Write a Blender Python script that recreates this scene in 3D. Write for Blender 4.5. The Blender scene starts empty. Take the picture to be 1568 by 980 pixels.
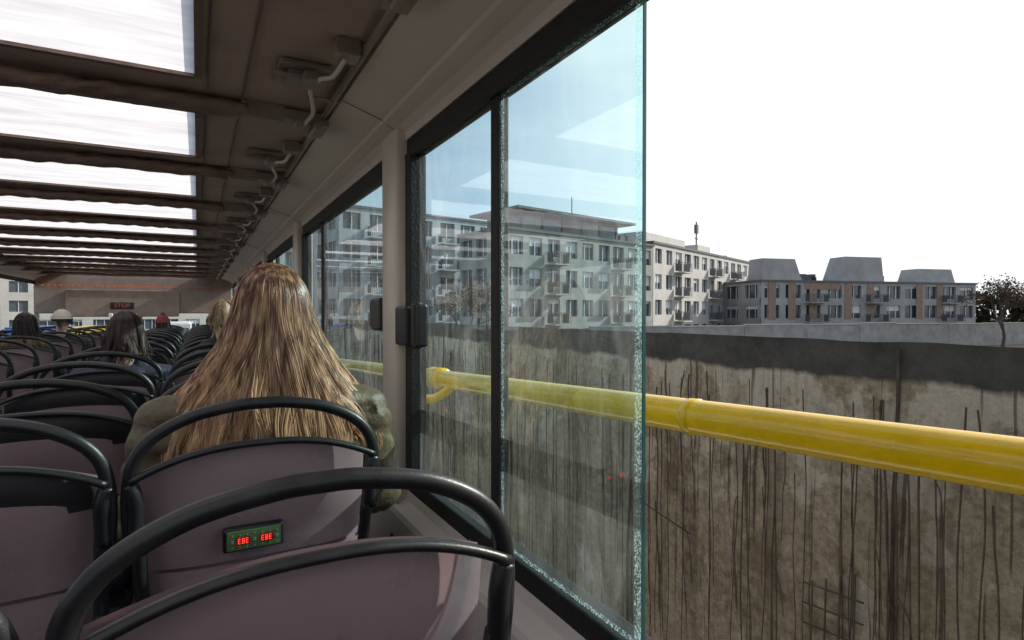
import bpy, bmesh, math, random
from mathutils import Vector, Matrix, noise
random.seed(7)
D=bpy.data; S=bpy.context.scene; COL=S.collection
GZ=-3.7      # street level (eye is z=0)
FL=-1.25     # upper deck floor

# ---------------------------------------------------------------- materials
def mat(name,c,rough=.5,metal=0,var=.15,scale=6,bump=0,bscale=60,coat=0,spec=.5,stretch=(1,1,1)):
    m=D.materials.new(name); m.use_nodes=True; n=m.node_tree.nodes; l=m.node_tree.links
    b=n['Principled BSDF']; b.inputs['Roughness'].default_value=rough; b.inputs['Metallic'].default_value=metal
    b.inputs['Coat Weight'].default_value=coat; b.inputs['Specular IOR Level'].default_value=spec
    tc=n.new('ShaderNodeTexCoord'); mp=n.new('ShaderNodeMapping'); mp.inputs['Scale'].default_value=stretch
    l.new(tc.outputs['Object'],mp.inputs['Vector'])
    nz=n.new('ShaderNodeTexNoise'); nz.inputs['Scale'].default_value=scale; nz.inputs['Detail'].default_value=6
    nz.inputs['Roughness'].default_value=.65
    l.new(mp.outputs[0],nz.inputs['Vector'])
    r=n.new('ShaderNodeValToRGB'); e=r.color_ramp.elements
    e[0].position=.3; e[1].position=.7
    e[0].color=tuple(max(0,x*(1-var)) for x in c)+(1,); e[1].color=tuple(min(1,x*(1+var)) for x in c)+(1,)
    l.new(nz.outputs['Fac'],r.inputs[0]); l.new(r.outputs[0],b.inputs['Base Color'])
    mr=n.new('ShaderNodeMapRange'); mr.inputs[3].default_value=max(.02,rough-.07); mr.inputs[4].default_value=min(1,rough+.12)
    l.new(nz.outputs['Fac'],mr.inputs[0]); l.new(mr.outputs[0],b.inputs['Roughness'])
    if bump:
        n2=n.new('ShaderNodeTexNoise'); n2.inputs['Scale'].default_value=bscale; n2.inputs['Detail'].default_value=5
        l.new(mp.outputs[0],n2.inputs['Vector'])
        bp=n.new('ShaderNodeBump'); bp.inputs['Strength'].default_value=bump; bp.inputs['Distance'].default_value=.02
        l.new(n2.outputs['Fac'],bp.inputs['Height']); l.new(bp.outputs[0],b.inputs['Normal'])
    return m
mBlack=mat('black_plastic',(.016,.016,.018),.33,var=.3,scale=20,bump=.06,bscale=300)
mRub=mat('black_rubber',(.012,.012,.012),.6,var=.4,bump=.2,bscale=120)
mShell=mat('mauve_plastic',(.35,.248,.262),.26,var=.07,scale=5,bump=.03,bscale=400,coat=.25)
mPad=mat('shaded_headpad',(.03,.028,.03),.5,bump=.06,bscale=200)  # shade on the upper cushion, put into the colour
mFab=mat('seat_fabric',(.06,.05,.09),.9,bump=.5,bscale=300,var=.4,scale=60)
mBeige=mat('beige_trim',(.70,.62,.53),.34,var=.06,scale=2,bump=.03,bscale=90)
mWallp=mat('grey_wall_panel',(.68,.61,.56),.4,var=.05,scale=2,bump=.05,bscale=200)
mRoof=mat('brown_canvas',(.42,.315,.26),.65,var=.16,scale=3,bump=.6,bscale=9)
mRoll=mat('brown_canvas_roll',(.24,.155,.125),.6,var=.3,scale=8,bump=.7,bscale=24)
mMetal=mat('brown_metal',(.32,.26,.22),.35,metal=.2,var=.2)
mTube=mat('pale_conduit',(.66,.62,.58),.3,var=.1)
mFloor=mat('deck_floor',(.14,.14,.14),.7,bump=.3)
mYel=mat('yellow_paint',(.85,.54,.0),.25,var=.1,scale=12,bump=.04,bscale=50,coat=.5)
mRed=mat('bus_red',(.5,.03,.02),.3,coat=.5)
mWhiteP=mat('white_paint',(.8,.8,.78),.4)
mSkin=mat('skin',(.55,.34,.26),.5,var=.08,scale=30)
mDark=mat('dark_mouth',(.25,.08,.07),.5)
mEye=mat('eye_white',(.8,.8,.78),.15,var=.02)
mIris=mat('iris',(.06,.05,.03),.1)
mAsph=mat('asphalt',(.055,.050,.046),.9,var=.3,scale=1.2,bump=.5,bscale=30,spec=.03)
mPave=mat('pavement_stone',(.42,.40,.36),.85,var=.2,scale=1,bump=.3,spec=.2)
mGround=mat('ground_earth',(.075,.067,.057),.95,var=.3,scale=.2,bump=.3,spec=.03)
mPaint=mat('road_paint',(.75,.75,.72),.6)
mLeaf=mat('hedge_leaf',(.05,.045,.025),.8,var=.6,scale=2,spec=.1)
mBark=mat('bark',(.10,.075,.055),.9,var=.3,bump=.6)
mRust=mat('rusty_stem',(.06,.04,.028),.85,var=.5,scale=10)
mGrey=mat('galvanised',(.4,.41,.42),.4,metal=.6)

def panel_mat():
    m=D.materials.new('translucent_roof_film'); m.use_nodes=True; n=m.node_tree.nodes; l=m.node_tree.links
    for x in list(n): n.remove(x)
    o=n.new('ShaderNodeOutputMaterial'); t=n.new('ShaderNodeBsdfTranslucent'); d=n.new('ShaderNodeBsdfPrincipled'); d.inputs['Roughness'].default_value=.35
    d.inputs['Base Color'].default_value=(.8,.8,.8,1)
    mx=n.new('ShaderNodeMixShader'); mx.inputs[0].default_value=.14
    tc=n.new('ShaderNodeTexCoord'); mp=n.new('ShaderNodeMapping'); mp.inputs['Scale'].default_value=(.6,3.5,1)
    nz=n.new('ShaderNodeTexNoise'); nz.inputs['Scale'].default_value=5; nz.inputs['Detail'].default_value=5
    r=n.new('ShaderNodeValToRGB'); r.color_ramp.elements[0].position=.3; r.color_ramp.elements[0].color=(.66,.63,.65,1)
    r.color_ramp.elements[1].position=.62; r.color_ramp.elements[1].color=(.90,.865,.86,1)
    w=n.new('ShaderNodeTexWave'); w.inputs['Scale'].default_value=90; w.bands_direction='Y'
    bp=n.new('ShaderNodeBump'); bp.inputs['Strength'].default_value=.2
    l.new(tc.outputs['Object'],mp.inputs[0]); l.new(mp.outputs[0],nz.inputs['Vector']); l.new(nz.outputs[0],r.inputs[0])
    l.new(tc.outputs['Object'],w.inputs['Vector']); l.new(w.outputs['Fac'],bp.inputs['Height']); l.new(bp.outputs[0],d.inputs['Normal'])
    l.new(r.outputs[0],t.inputs['Color']); l.new(t.outputs[0],mx.inputs[1]); l.new(d.outputs[0],mx.inputs[2]); l.new(mx.outputs[0],o.inputs[0])
    return m
mPanel=panel_mat()

def glass_mat(name,tint,dirt=.04,refl=.14):
    m=D.materials.new(name); m.use_nodes=True; n=m.node_tree.nodes; l=m.node_tree.links
    for x in list(n): n.remove(x)
    o=n.new('ShaderNodeOutputMaterial'); t=n.new('ShaderNodeBsdfTransparent'); t.inputs[0].default_value=tint+(1,)
    g=n.new('ShaderNodeBsdfGlossy'); g.inputs['Roughness'].default_value=.01
    f=n.new('ShaderNodeLayerWeight'); f.inputs[0].default_value=.5
    pw=n.new('ShaderNodeMath'); pw.operation='POWER'; pw.inputs[1].default_value=5; l.new(f.outputs['Facing'],pw.inputs[0])
    mu=n.new('ShaderNodeMath'); mu.operation='MULTIPLY_ADD'; mu.inputs[1].default_value=.9; mu.inputs[2].default_value=refl; mu.use_clamp=True
    mx=n.new('ShaderNodeMixShader'); l.new(pw.outputs[0],mu.inputs[0]); l.new(mu.outputs[0],mx.inputs[0]); l.new(t.outputs[0],mx.inputs[1]); l.new(g.outputs[0],mx.inputs[2])
    df=n.new('ShaderNodeBsdfTranslucent'); df.inputs[0].default_value=(.8,.85,.85,1)
    tc=n.new('ShaderNodeTexCoord')
    v=n.new('ShaderNodeTexNoise'); v.inputs['Scale'].default_value=170; v.inputs['Detail'].default_value=3
    r=n.new('ShaderNodeValToRGB'); r.color_ramp.elements[0].position=.70; r.color_ramp.elements[0].color=(0,0,0,1)
    r.color_ramp.elements[1].position=.80; r.color_ramp.elements[1].color=(.3,.3,.3,1)
    mp=n.new('ShaderNodeMapping'); mp.inputs['Scale'].default_value=(1,2.2,.7); l.new(tc.outputs['Object'],mp.inputs[0])
    v2=n.new('ShaderNodeTexNoise'); v2.inputs['Scale'].default_value=5; v2.inputs['Detail'].default_value=7; v2.inputs['Distortion'].default_value=1.2
    p2=n.new('ShaderNodeMath'); p2.operation='POWER'; p2.inputs[1].default_value=3; l.new(v2.outputs[0],p2.inputs[0])
    ad=n.new('ShaderNodeMath'); ad.operation='MULTIPLY_ADD'; ad.inputs[1].default_value=dirt*6; ad.use_clamp=True
    l.new(tc.outputs['Object'],v.inputs['Vector']); l.new(mp.outputs[0],v2.inputs['Vector'])
    l.new(v.outputs[0],r.inputs[0]); l.new(p2.outputs[0],ad.inputs[0]); l.new(r.outputs[0],ad.inputs[2])
    m2=n.new('ShaderNodeMixShader'); l.new(ad.outputs[0],m2.inputs[0]); l.new(mx.outputs[0],m2.inputs[1]); l.new(df.outputs[0],m2.inputs[2]); l.new(m2.outputs[0],o.inputs[0])
    return m
mGlass=glass_mat('window_glass',(.74,.97,1.0))
mGlassC=glass_mat('clear_front_glass',(.9,.95,.95),.02,.05)
def frost_mat():
    m=D.materials.new('frosted_glass_edge'); m.use_nodes=True; n=m.node_tree.nodes; l=m.node_tree.links
    for x in list(n): n.remove(x)
    o=n.new('ShaderNodeOutputMaterial'); t=n.new('ShaderNodeBsdfTransparent'); t.inputs[0].default_value=(.8,.95,.95,1)
    d=n.new('ShaderNodeBsdfTranslucent'); d.inputs[0].default_value=(.75,.85,.85,1)
    tc=n.new('ShaderNodeTexCoord'); v=n.new('ShaderNodeTexNoise'); v.inputs['Scale'].default_value=320; v.inputs['Detail'].default_value=5
    r=n.new('ShaderNodeValToRGB'); r.color_ramp.elements[0].position=.46; r.color_ramp.elements[1].position=.75; r.color_ramp.elements[1].color=(.6,.6,.6,1)
    mx=n.new('ShaderNodeMixShader'); l.new(tc.outputs['Object'],v.inputs['Vector']); l.new(v.outputs[0],r.inputs[0]); l.new(r.outputs[0],mx.inputs[0])
    l.new(t.outputs[0],mx.inputs[1]); l.new(d.outputs[0],mx.inputs[2]); l.new(mx.outputs[0],o.inputs[0]); return m
mFrost=frost_mat()

def wall_mat():
    m=D.materials.new('rough_concrete'); m.use_nodes=True; n=m.node_tree.nodes; l=m.node_tree.links
    b=n['Principled BSDF']; b.inputs['Roughness'].default_value=.9
    tc=n.new('ShaderNodeTexCoord')
    def nz(scale,det,stretch=(1,1,1),ro=.6):
        mp=n.new('ShaderNodeMapping'); mp.inputs['Scale'].default_value=stretch; l.new(tc.outputs['Object'],mp.inputs[0])
        x=n.new('ShaderNodeTexNoise'); x.inputs['Scale'].default_value=scale; x.inputs['Detail'].default_value=det; x.inputs['Roughness'].default_value=ro
        l.new(mp.outputs[0],x.inputs['Vector']); return x
    def ramp(src,stops):
        r=n.new('ShaderNodeValToRGB'); cr=r.color_ramp
        cr.elements[0].position=stops[0][0]; cr.elements[0].color=stops[0][1]+(1,)
        cr.elements[1].position=stops[-1][0]; cr.elements[1].color=stops[-1][1]+(1,)
        for p,c in stops[1:-1]: e=cr.elements.new(p); e.color=c+(1,)
        l.new(src,r.inputs[0]); return r
    def mix(f,a,bb,mode='MIX'):
        x=n.new('ShaderNodeMixRGB'); x.blend_type=mode
        if isinstance(f,float): x.inputs[0].default_value=f
        else: l.new(f,x.inputs[0])
        l.new(a,x.inputs[1])
        if isinstance(bb,tuple): x.inputs[2].default_value=bb+(1,)
        else: l.new(bb,x.inputs[2])
        return x
    def math_(op,a,bv,cv=None):
        x=n.new('ShaderNodeMath'); x.operation=op; l.new(a,x.inputs[0])
        if isinstance(bv,(int,float)): x.inputs[1].default_value=bv
        else: l.new(bv,x.inputs[1])
        if cv is not None:
            if isinstance(cv,(int,float)): x.inputs[2].default_value=cv
            else: l.new(cv,x.inputs[2])
        return x
    base=ramp(nz(16,9,ro=.8).outputs[0],[(.3,(.22,.165,.11)),(.5,(.52,.425,.30)),(.70,(.80,.69,.52))])
    sz=n.new('ShaderNodeSeparateXYZ'); l.new(tc.outputs['Object'],sz.inputs[0])
    # spilled pale cement: more of it high on the wall
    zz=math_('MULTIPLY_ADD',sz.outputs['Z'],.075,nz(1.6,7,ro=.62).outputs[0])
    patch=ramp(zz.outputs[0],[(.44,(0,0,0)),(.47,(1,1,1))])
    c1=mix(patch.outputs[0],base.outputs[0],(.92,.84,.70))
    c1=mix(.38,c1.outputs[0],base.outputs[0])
    streak=ramp(nz(3,5,(1,5,.25)).outputs[0],[(.33,(.5,.45,.39)),(.5,(1,1,1))])
    c2=mix(.45,c1.outputs[0],streak.outputs[0],'MULTIPLY')
    drip=ramp(nz(7,3,(1,4.2,.08),.5).outputs[0],[(.35,(.16,.13,.10)),(.40,(1,1,1))])
    c2=mix(.75,c2.outputs[0],drip.outputs[0],'MULTIPLY')
    vo=n.new('ShaderNodeTexVoronoi'); vo.inputs['Scale'].default_value=62; l.new(tc.outputs['Object'],vo.inputs['Vector'])
    peb=ramp(vo.outputs['Distance'],[(.1,(1.0,1.0,1.0)),(.7,(.55,.5,.45))])
    c3=mix(.3,c2.outputs[0],peb.outputs[0],'MULTIPLY')
    dirt=ramp(nz(2.2,9,(1,1,.8),.75).outputs[0],[(.38,(.38,.32,.26)),(.50,(1,1,1))])
    c3=mix(.7,c3.outputs[0],dirt.outputs[0],'MULTIPLY')
    # darker band along the wall top, with a noisy lower edge
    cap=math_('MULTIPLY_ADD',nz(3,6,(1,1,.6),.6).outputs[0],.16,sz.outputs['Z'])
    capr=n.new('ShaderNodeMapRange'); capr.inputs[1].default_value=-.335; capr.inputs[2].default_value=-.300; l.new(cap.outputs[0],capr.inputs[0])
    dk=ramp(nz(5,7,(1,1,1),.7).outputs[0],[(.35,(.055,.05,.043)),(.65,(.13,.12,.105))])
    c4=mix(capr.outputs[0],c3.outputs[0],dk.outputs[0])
    l.new(c4.outputs[0],b.inputs['Base Color'])
    bp=n.new('ShaderNodeBump'); bp.inputs['Strength'].default_value=1; bp.inputs['Distance'].default_value=.05
    l.new(nz(26,9,ro=.85).outputs[0],bp.inputs['Height']); l.new(bp.outputs[0],b.inputs['Normal'])
    return m
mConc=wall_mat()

def hair_mat(name,root,tip,z0,z1):
    m=D.materials.new(name); m.use_nodes=True; n=m.node_tree.nodes; l=m.node_tree.links
    b=n['Principled BSDF']; b.inputs['Roughness'].default_value=.34; b.inputs['Specular IOR Level'].default_value=.6
    tc=n.new('ShaderNodeTexCoord'); sp=n.new('ShaderNodeSeparateXYZ'); l.new(tc.outputs['Object'],sp.inputs[0])
    mr=n.new('ShaderNodeMapRange'); mr.inputs[1].default_value=z0; mr.inputs[2].default_value=z1; l.new(sp.outputs['Z'],mr.inputs[0])
    nz=n.new('ShaderNodeTexNoise'); nz.inputs['Scale'].default_value=70; mp=n.new('ShaderNodeMapping'); mp.inputs['Scale'].default_value=(1,1,.08)
    l.new(tc.outputs['Object'],mp.inputs[0]); l.new(mp.outputs[0],nz.inputs['Vector'])
    a=n.new('ShaderNodeMath'); a.operation='MULTIPLY_ADD'; a.inputs[1].default_value=2.4; l.new(nz.outputs[0],a.inputs[0])
    s=n.new('ShaderNodeMath'); s.operation='SUBTRACT'; s.inputs[1].default_value=1.2; l.new(mr.outputs[0],s.inputs[0]); l.new(s.outputs[0],a.inputs[2])
    a.use_clamp=True
    mx=n.new('ShaderNodeMixRGB'); mx.inputs[1].default_value=tip+(1,); mx.inputs[2].default_value=root+(1,)
    l.new(a.outputs[0],mx.inputs[0]); l.new(mx.outputs[0],b.inputs['Base Color']); return m

# ---------------------------------------------------------------- helpers
def empty(name,loc=(0,0,0)):
    e=D.objects.new(name,None); e.location=loc; e.empty_display_size=.1; COL.objects.link(e); return e
def mk(name,bm,mats,parent=None,smooth=False,bevel=0,loc=None):
    me=D.meshes.new(name); bmesh.ops.recalc_face_normals(bm,faces=bm.faces); bm.to_mesh(me); bm.free()
    return mkm(name,me,mats,parent,smooth,bevel,loc)
def mkm(name,me,mats,parent=None,smooth=False,bevel=0,loc=None):
    if not isinstance(mats,(list,tuple)): mats=[mats]
    for m in mats: me.materials.append(m)
    if smooth:
        for p in me.polygons: p.use_smooth=True
    o=D.objects.new(name,me); COL.objects.link(o)
    if bevel:
        b=o.modifiers.new('bevel','BEVEL'); b.width=bevel; b.segments=2; b.limit_method='ANGLE'
    if parent: o.parent=parent
    if loc: o.location=loc
    return o
def box(bm,x0,x1,y0,y1,z0,z1,mi=0):
    v=[bm.verts.new(p) for p in ((x0,y0,z0),(x1,y0,z0),(x1,y1,z0),(x0,y1,z0),(x0,y0,z1),(x1,y0,z1),(x1,y1,z1),(x0,y1,z1))]
    for f in ((0,3,2,1),(4,5,6,7),(0,1,5,4),(1,2,6,5),(2,3,7,6),(3,0,4,7)):
        bm.faces.new([v[i] for i in f]).material_index=mi
def quad(bm,pts,mi=0):
    bm.faces.new([bm.verts.new(p) for p in pts]).material_index=mi
def catmull(P,k):
    P=[Vector(p) for p in P]; out=[]
    for i in range(len(P)-1):
        a=P[max(i-1,0)];b=P[i];c=P[i+1];d=P[min(i+2,len(P)-1)]
        for j in range(k):
            t=j/k; out.append(.5*((2*b)+(c-a)*t+(2*a-5*b+4*c-d)*t*t+(3*b-a-3*c+d)*t**3))
    out.append(P[-1]); return out
def tube(bm,pts,r,seg=10,k=5,r2=None,flat=1,mi=0):
    P=catmull(pts,k) if k>1 else [Vector(p) for p in pts]
    n=len(P); t0=(P[1]-P[0]).normalized(); up=Vector((0,0,1)) if abs(t0.z)<.9 else Vector((0,1,0))
    u=t0.cross(up).normalized(); rings=[]
    for i in range(n):
        t=(P[min(i+1,n-1)]-P[max(i-1,0)]).normalized()
        u=(u-t*u.dot(t)).normalized(); w=t.cross(u)
        rr=r if r2 is None else r+(r2-r)*i/(n-1)
        rings.append([bm.verts.new(P[i]+u*math.cos(a)*rr*flat+w*math.sin(a)*rr) for a in [2*math.pi*j/seg for j in range(seg)]])
    for i in range(n-1):
        for j in range(seg):
            bm.faces.new((rings[i][j],rings[i][(j+1)%seg],rings[i+1][(j+1)%seg],rings[i+1][j])).material_index=mi
    bm.faces.new(rings[0][::-1]).material_index=mi; bm.faces.new(rings[-1]).material_index=mi
def ell(bm,c,r,seg=16):
    M=Matrix.Translation(c)@Matrix.Diagonal((r[0],r[1],r[2],1))
    bmesh.ops.create_uvsphere(bm,u_segments=seg,v_segments=max(8,seg*2//3),radius=1,matrix=M)
def caps(bm,p,q,r1,r2,seg=14):
    p=Vector(p);q=Vector(q); ell(bm,p,(r1,)*3,seg); ell(bm,q,(r2,)*3,seg)
    d=q-p; M=Matrix.Translation((p+q)/2)@d.to_track_quat('Z','Y').to_matrix().to_4x4()
    bmesh.ops.create_cone(bm,cap_ends=True,segments=seg,radius1=r1,radius2=r2,depth=d.length,matrix=M)
def fuse(bm,voxel,it):
    me=D.meshes.new('t'); bm.to_mesh(me); bm.free(); o=D.objects.new('t',me); COL.objects.link(o)
    m=o.modifiers.new('r','REMESH'); m.mode='VOXEL'; m.voxel_size=voxel
    s=o.modifiers.new('s','SMOOTH'); s.iterations=it; s.factor=.6
    dg=bpy.context.evaluated_depsgraph_get(); r=D.meshes.new_from_object(o.evaluated_get(dg))
    D.objects.remove(o); D.meshes.remove(me); return r

# people bodies are fused first, while the scene is small
def hand_mesh():
    bm=bmesh.new()
    ell(bm,(0,.045,0),(.038,.048,.014))
    for i,(x,L) in enumerate(((-.028,.062),(-.010,.072),(.009,.068),(.026,.052))):
        a=(x,.08,.0); b=(x*1.1,.08+L*.5,.002); c=(x*1.12,.08+L*.82,-.012); d=(x*1.12,.08+L,-.028)
        caps(bm,a,b,.0095,.0085,8); caps(bm,b,c,.0085,.0075,8); caps(bm,c,d,.0075,.0065,8)
    caps(bm,(-.03,.02,0),(-.052,.055,-.008),.013,.010,8); caps(bm,(-.052,.055,-.008),(-.056,.085,-.02),.010,.008,8)
    return fuse(bm,.0032,3)
HAND=hand_mesh(); HAND.materials.append(mSkin)
for p in HAND.polygons: p.use_smooth=True
def head_mesh():
    bm=bmesh.new()
    ell(bm,(0,-.01,.02),(.076,.094,.098),20); ell(bm,(0,.030,-.045),(.056,.058,.065),16)
    ell(bm,(0,.065,-.085),(.026,.022,.022),12)
    caps(bm,(0,.088,.012),(0,.108,-.022),.010,.014,10); ell(bm,(0,.088,-.052),(.024,.012,.008),10)
    for s in (-1,1):
        ell(bm,(s*.078,-.003,-.01),(.010,.019,.032),10); ell(bm,(s*.035,.070,-.025),(.02,.02,.02),10)
        ell(bm,(s*.03,.083,.028),(.022,.012,.008),10)
    caps(bm,(0,-.01,-.06),(0,-.02,-.16),.052,.056,14)
    return fuse(bm,.007,3)
HEAD=head_mesh(); HEAD.materials.append(mSkin)
for p in HEAD.polygons: p.use_smooth=True
def body_mesh():
    bm=bmesh.new()
    ell(bm,(0,0,.12),(.19,.14,.13)); ell(bm,(0,0,.27),(.17,.13,.19)); ell(bm,(0,-.01,.43),(.19,.135,.17))
    caps(bm,(-.155,-.01,.52),(.155,-.01,.52),.075,.075); 
    for q in (-1,1):
        caps(bm,(q*.12,-.01,.565),(0,-.005,.63),.05,.055)
        caps(bm,(q*.20,-.01,.51),(q*.255,.04,.27),.074,.060); caps(bm,(q*.255,.04,.27),(q*.10,.29,.20),.058,.042)
        caps(bm,(q*.09,.02,.10),(q*.12,.44,.10),.098,.070); caps(bm,(q*.12,.44,.10),(q*.12,.46,-.36),.066,.046)
        caps(bm,(q*.12,.45,-.385),(q*.13,.60,-.40),.048,.040)
    caps(bm,(0,-.005,.60),(0,0,.67),.062,.058)
    return fuse(bm,.014,5)
BODY=body_mesh()

# ---------------------------------------------------------------- bus
bus=empty('tour_bus')
YF,YB,XL=12.5,-3.0,-2.45
edges=[1.93+.99*k for k in range(-4,11)]
bm=bmesh.new(); bp=bmesh.new(); br=bmesh.new(); bs=bmesh.new()
def canvas(x0,x1,y0,y1,z=.70):
    nx=max(1,int((x1-x0)/.05)); ny=max(1,int((y1-y0)/.05))
    g=[[bm.verts.new((x0+(x1-x0)*i/nx,y0+(y1-y0)*j/ny, z+ .006*noise.noise(Vector((i*.7+x0*9,j*.33+y0*5,3)))*(0 if i in(0,nx) or j in (0,ny) else 1))) for j in range(ny+1)] for i in range(nx+1)]
    for i in range(nx):
        for j in range(ny): bm.faces.new((g[i][j],g[i+1][j],g[i+1][j+1],g[i][j+1]))
canvas(0,.42,YB,YF); canvas(XL,-2.0,YB,YF)
GAP=.33
for k,f in enumerate(edges):
    n0=f; n1=min(f+GAP,YF); 
    if n0>YF: break
    canvas(-2.0,0,n0,n1)
    st=f+GAP-.99
    quad(bp,[(-2.0,st,.702),(0,st,.702),(0,f,.702),(-2.0,f,.702)])
    box(bs,-2.0,-.0,f-.008,f+.012,.690,.7); box(bs,-2.0,0,st-.012,st+.008,.690,.7); box(bs,-.004,.016,st,f,.690,.7)
    yc=f+.17; seg=14; N=220; rings=[]
    for i in range(N+1):
        x=-2.3+2.45*i/N
        ring=[]
        for j in range(seg):
            a=2*math.pi*j/seg
            rr=.031+.007*noise.noise(Vector((x*16+j*.25,k*3.1+math.cos(a)*.6,math.sin(a)*.8)))+.0025*math.sin(x*60+k*2+a*3)
            ring.append(br.verts.new((x,yc+math.cos(a)*rr*1.5,.670-.004*math.sin(x*5+k)+math.sin(a)*rr*.8)))
        rings.append(ring)
    for i in range(N):
        for j in range(seg): br.faces.new((rings[i][j],rings[i][(j+1)%seg],rings[i+1][(j+1)%seg],rings[i+1][j]))
    br.faces.new(rings[0]); br.faces.new(rings[-1])
canvas(-2.0,0,YB,edges[0]-.66)
mk('ceiling_canvas',bm,mRoof,bus,True); mk('translucent_roof_panels',bp,mPanel,bus); mk('canvas_rolls',br,mRoll,bus,True); mk('film_hems',bs,mRoll,bus)
bm=bmesh.new()
quad(bm,[(0,YB,.72),(.62,YB,.72),(.62,YF,.72),(0,YF,.72)])
mk('roof_outer_skin',bm,mWhiteP,bus)
bm=bmesh.new(); bt=bmesh.new(); bsm=bmesh.new()
for f in edges:
    yc=f+.17
    box(bsm,.13,.134,f-.66,f+.33,.694,.699); box(bsm,.03,.034,f-.62,f+.10,.694,.699)
    box(bm,.24,.40,yc-.035,yc+.02,.655,.69)
    box(bm,.13,.26,yc-.03,yc+.03,.645,.70)
    box(bm,.34,.40,yc-.06,yc+.09,.64,.66)
    tube(bm,[(.36,yc+.05,.63),(.36,yc-.09,.63)],.013,8,1)
    tube(bm,[(.30,yc+.00,.64),(.30,yc-.07,.635)],.012,8,1)
    box(bm,.20,.34,yc-.43,yc-.27,.682,.696)
    box(bm,.225,.315,yc-.40,yc-.30,.665,.682)
    box(bm,.26,.30,yc-.45,yc-.37,.64,.665)
    tube(bm,[(.19,yc-.38,.672),(.35,yc-.38,.672)],.009,8,1)
    box(bm,.31,.37,yc-.62,yc-.56,.655,.698)
    tube(bm,[(.40,yc-.22,.675),(.30,yc-.22,.675)],.006,8,1)
    tube(bt,[(.335,yc-.60,.65),(.325,yc-.50,.64),(.30,yc-.45,.645),(.29,yc-.36,.65),(.31,yc-.26,.65),(.33,yc-.16,.645),(.32,yc-.05,.64)],.0065,8,4)
tube(bm,[(.385,YB,.678),(.385,YF,.678)],.010,8,1)
mk('roof_seams',bsm,mRoll,bus)
mk('roof_brackets',bm,mMetal,bus,False,.003); mk('roof_conduit',bt,mTube,bus,True)
def sweep(prof,y0,y1,m,name,sm=False,sgn=1):
    b=bmesh.new(); a=[(b.verts.new((x,y0,z)),b.verts.new((x,y1,z))) for x,z in prof]
    for i in range(len(a)-1): b.faces.new((a[i][0],a[i+1][0],a[i+1][1],a[i][1]))
    return mk(name,b,m,bus,sm)
cove=[(.405,.705),(.405,.675),(.42,.668),(.53,.630),(.536,.622),(.572,.604),(.590,.585),(.594,.56),(.66,.56),(.66,.72)]
sweep(cove,YB,YF,mBeige,'window_cove_trim')
sweep([(2*-.915-x,z) for x,z in cove],YB,YF,mBeige,'window_cove_trim_far')
low=[(.66,-.575),(.597,-.575),(.590,-.60),(.555,-.625),(.548,-.64),(.545,-1.05),(.50,-1.10),(.50,FL)]
sweep(low,YB,YF,mWallp,'lower_wall_panel')
sweep([(2*-.915-x,z) for x,z in low],YB,YF,mWallp,'lower_wall_panel_far')
bm=bmesh.new()
for k in range(-1,6): tube(bm,[(.401,1.85+2.1*k,.67),(.418,1.85+2.1*k,.665),(.53,1.85+2.1*k,.628),(.571,1.85+2.1*k,.602),(.591,1.85+2.1*k,.583)],.0016,6,1)
mk('cove_joints',bm,mMetal,bus)
bm=bmesh.new(); bpil=bmesh.new(); bgl=bmesh.new()
for side in (0,1):
    def bx(b,x0,x1,y0,y1,z0,z1,mi=0):
        if side: x0,x1=-1.83-x1,-1.83-x0
        box(b,x0,x1,y0,y1,z0,z1,mi)
    bx(bm,.598,.645,YB,YF,.505,.565); bx(bm,.598,.650,YB,YF,-.58,-.53)
    bx(bm,.590,.604,YB,YF,.497,.512); 
    k=-3
    while True:
        y=1.80+2.1*k; k+=1
        if y>YF-.3: break
        bx(bpil,.557,.66,y,y+.155,-.62,.60)
        bx(bm,.59,.645,y-.052,y-.002,-.53,.505); bx(bm,.59,.645,y+.157,y+.20,-.53,.505)
        bx(bm,.603,.632,y-.632,y-.592,-.53,.505)
        if not side:
            x=.622
            quad(bgl,[(x,y-.60,-.53),(x,y-.052,-.53),(x,y-.052,.505),(x,y-.60,.505)])
            if k==-2+3:
                quad(bgl,[(.612,.690,-.53),(.612,1.18,-.53),(.612,1.18,.505),(.612,.690,.505)])
            elif k>1:
                quad(bgl,[(.612,y-1.9,-.53),(.612,y-.62,-.53),(.612,y-.62,.505),(.612,y-1.9,.505)])
mk('window_frames',bm,mRub,bus,False,.004); mk('window_pillars',bpil,mBeige,bus,True,.014)
g=mk('window_panes',bgl,mGlass,bus)
bm=bmesh.new()
quad(bm,[(.6105,.692,-.53),(.6105,.708,-.53),(.6105,.708,.505),(.6105,.692,.505)])
quad(bm,[(.6105,1.152,-.53),(.6105,1.167,-.53),(.6105,1.167,.505),(.6105,1.152,.505)])
quad(bm,[(.6105,.708,-.53),(.6105,1.152,-.53),(.6105,1.152,-.520),(.6105,.708,-.520)])
quad(bm,[(.6105,.708,.490),(.6105,1.152,.490),(.6105,1.152,.500),(.6105,.708,.500)])
mk('frosted_pane_border',bm,mFrost,bus)
bm=bmesh.new(); box(bm,.609,.615,.6875,.6895,-.53,.505); mk('pane_edge',bm,mat('green_glass_edge',(.05,.16,.16),.1),bus)
bm=bmesh.new()
for y0,z0,z1 in ((1.60,-.10,.028),(4.0,-.08,.03)):
    box(bm,.565,.60,y0+.01,y0+.075,z0,z1); box(bm,.552,.60,y0+.085,y0+.19,z0,z1-.005)
    tube(bm,[(.575,y0+.04,z0-.005),(.575,y0+.04,z1+.005)],.018,12,1)
box(bm,.55,.60,1.962,2.07,-.06,.055); box(bm,.56,.60,2.08,2.13,-.05,.05)
mk('window_latches',bm,mBlack,bus,False,.008)
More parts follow.
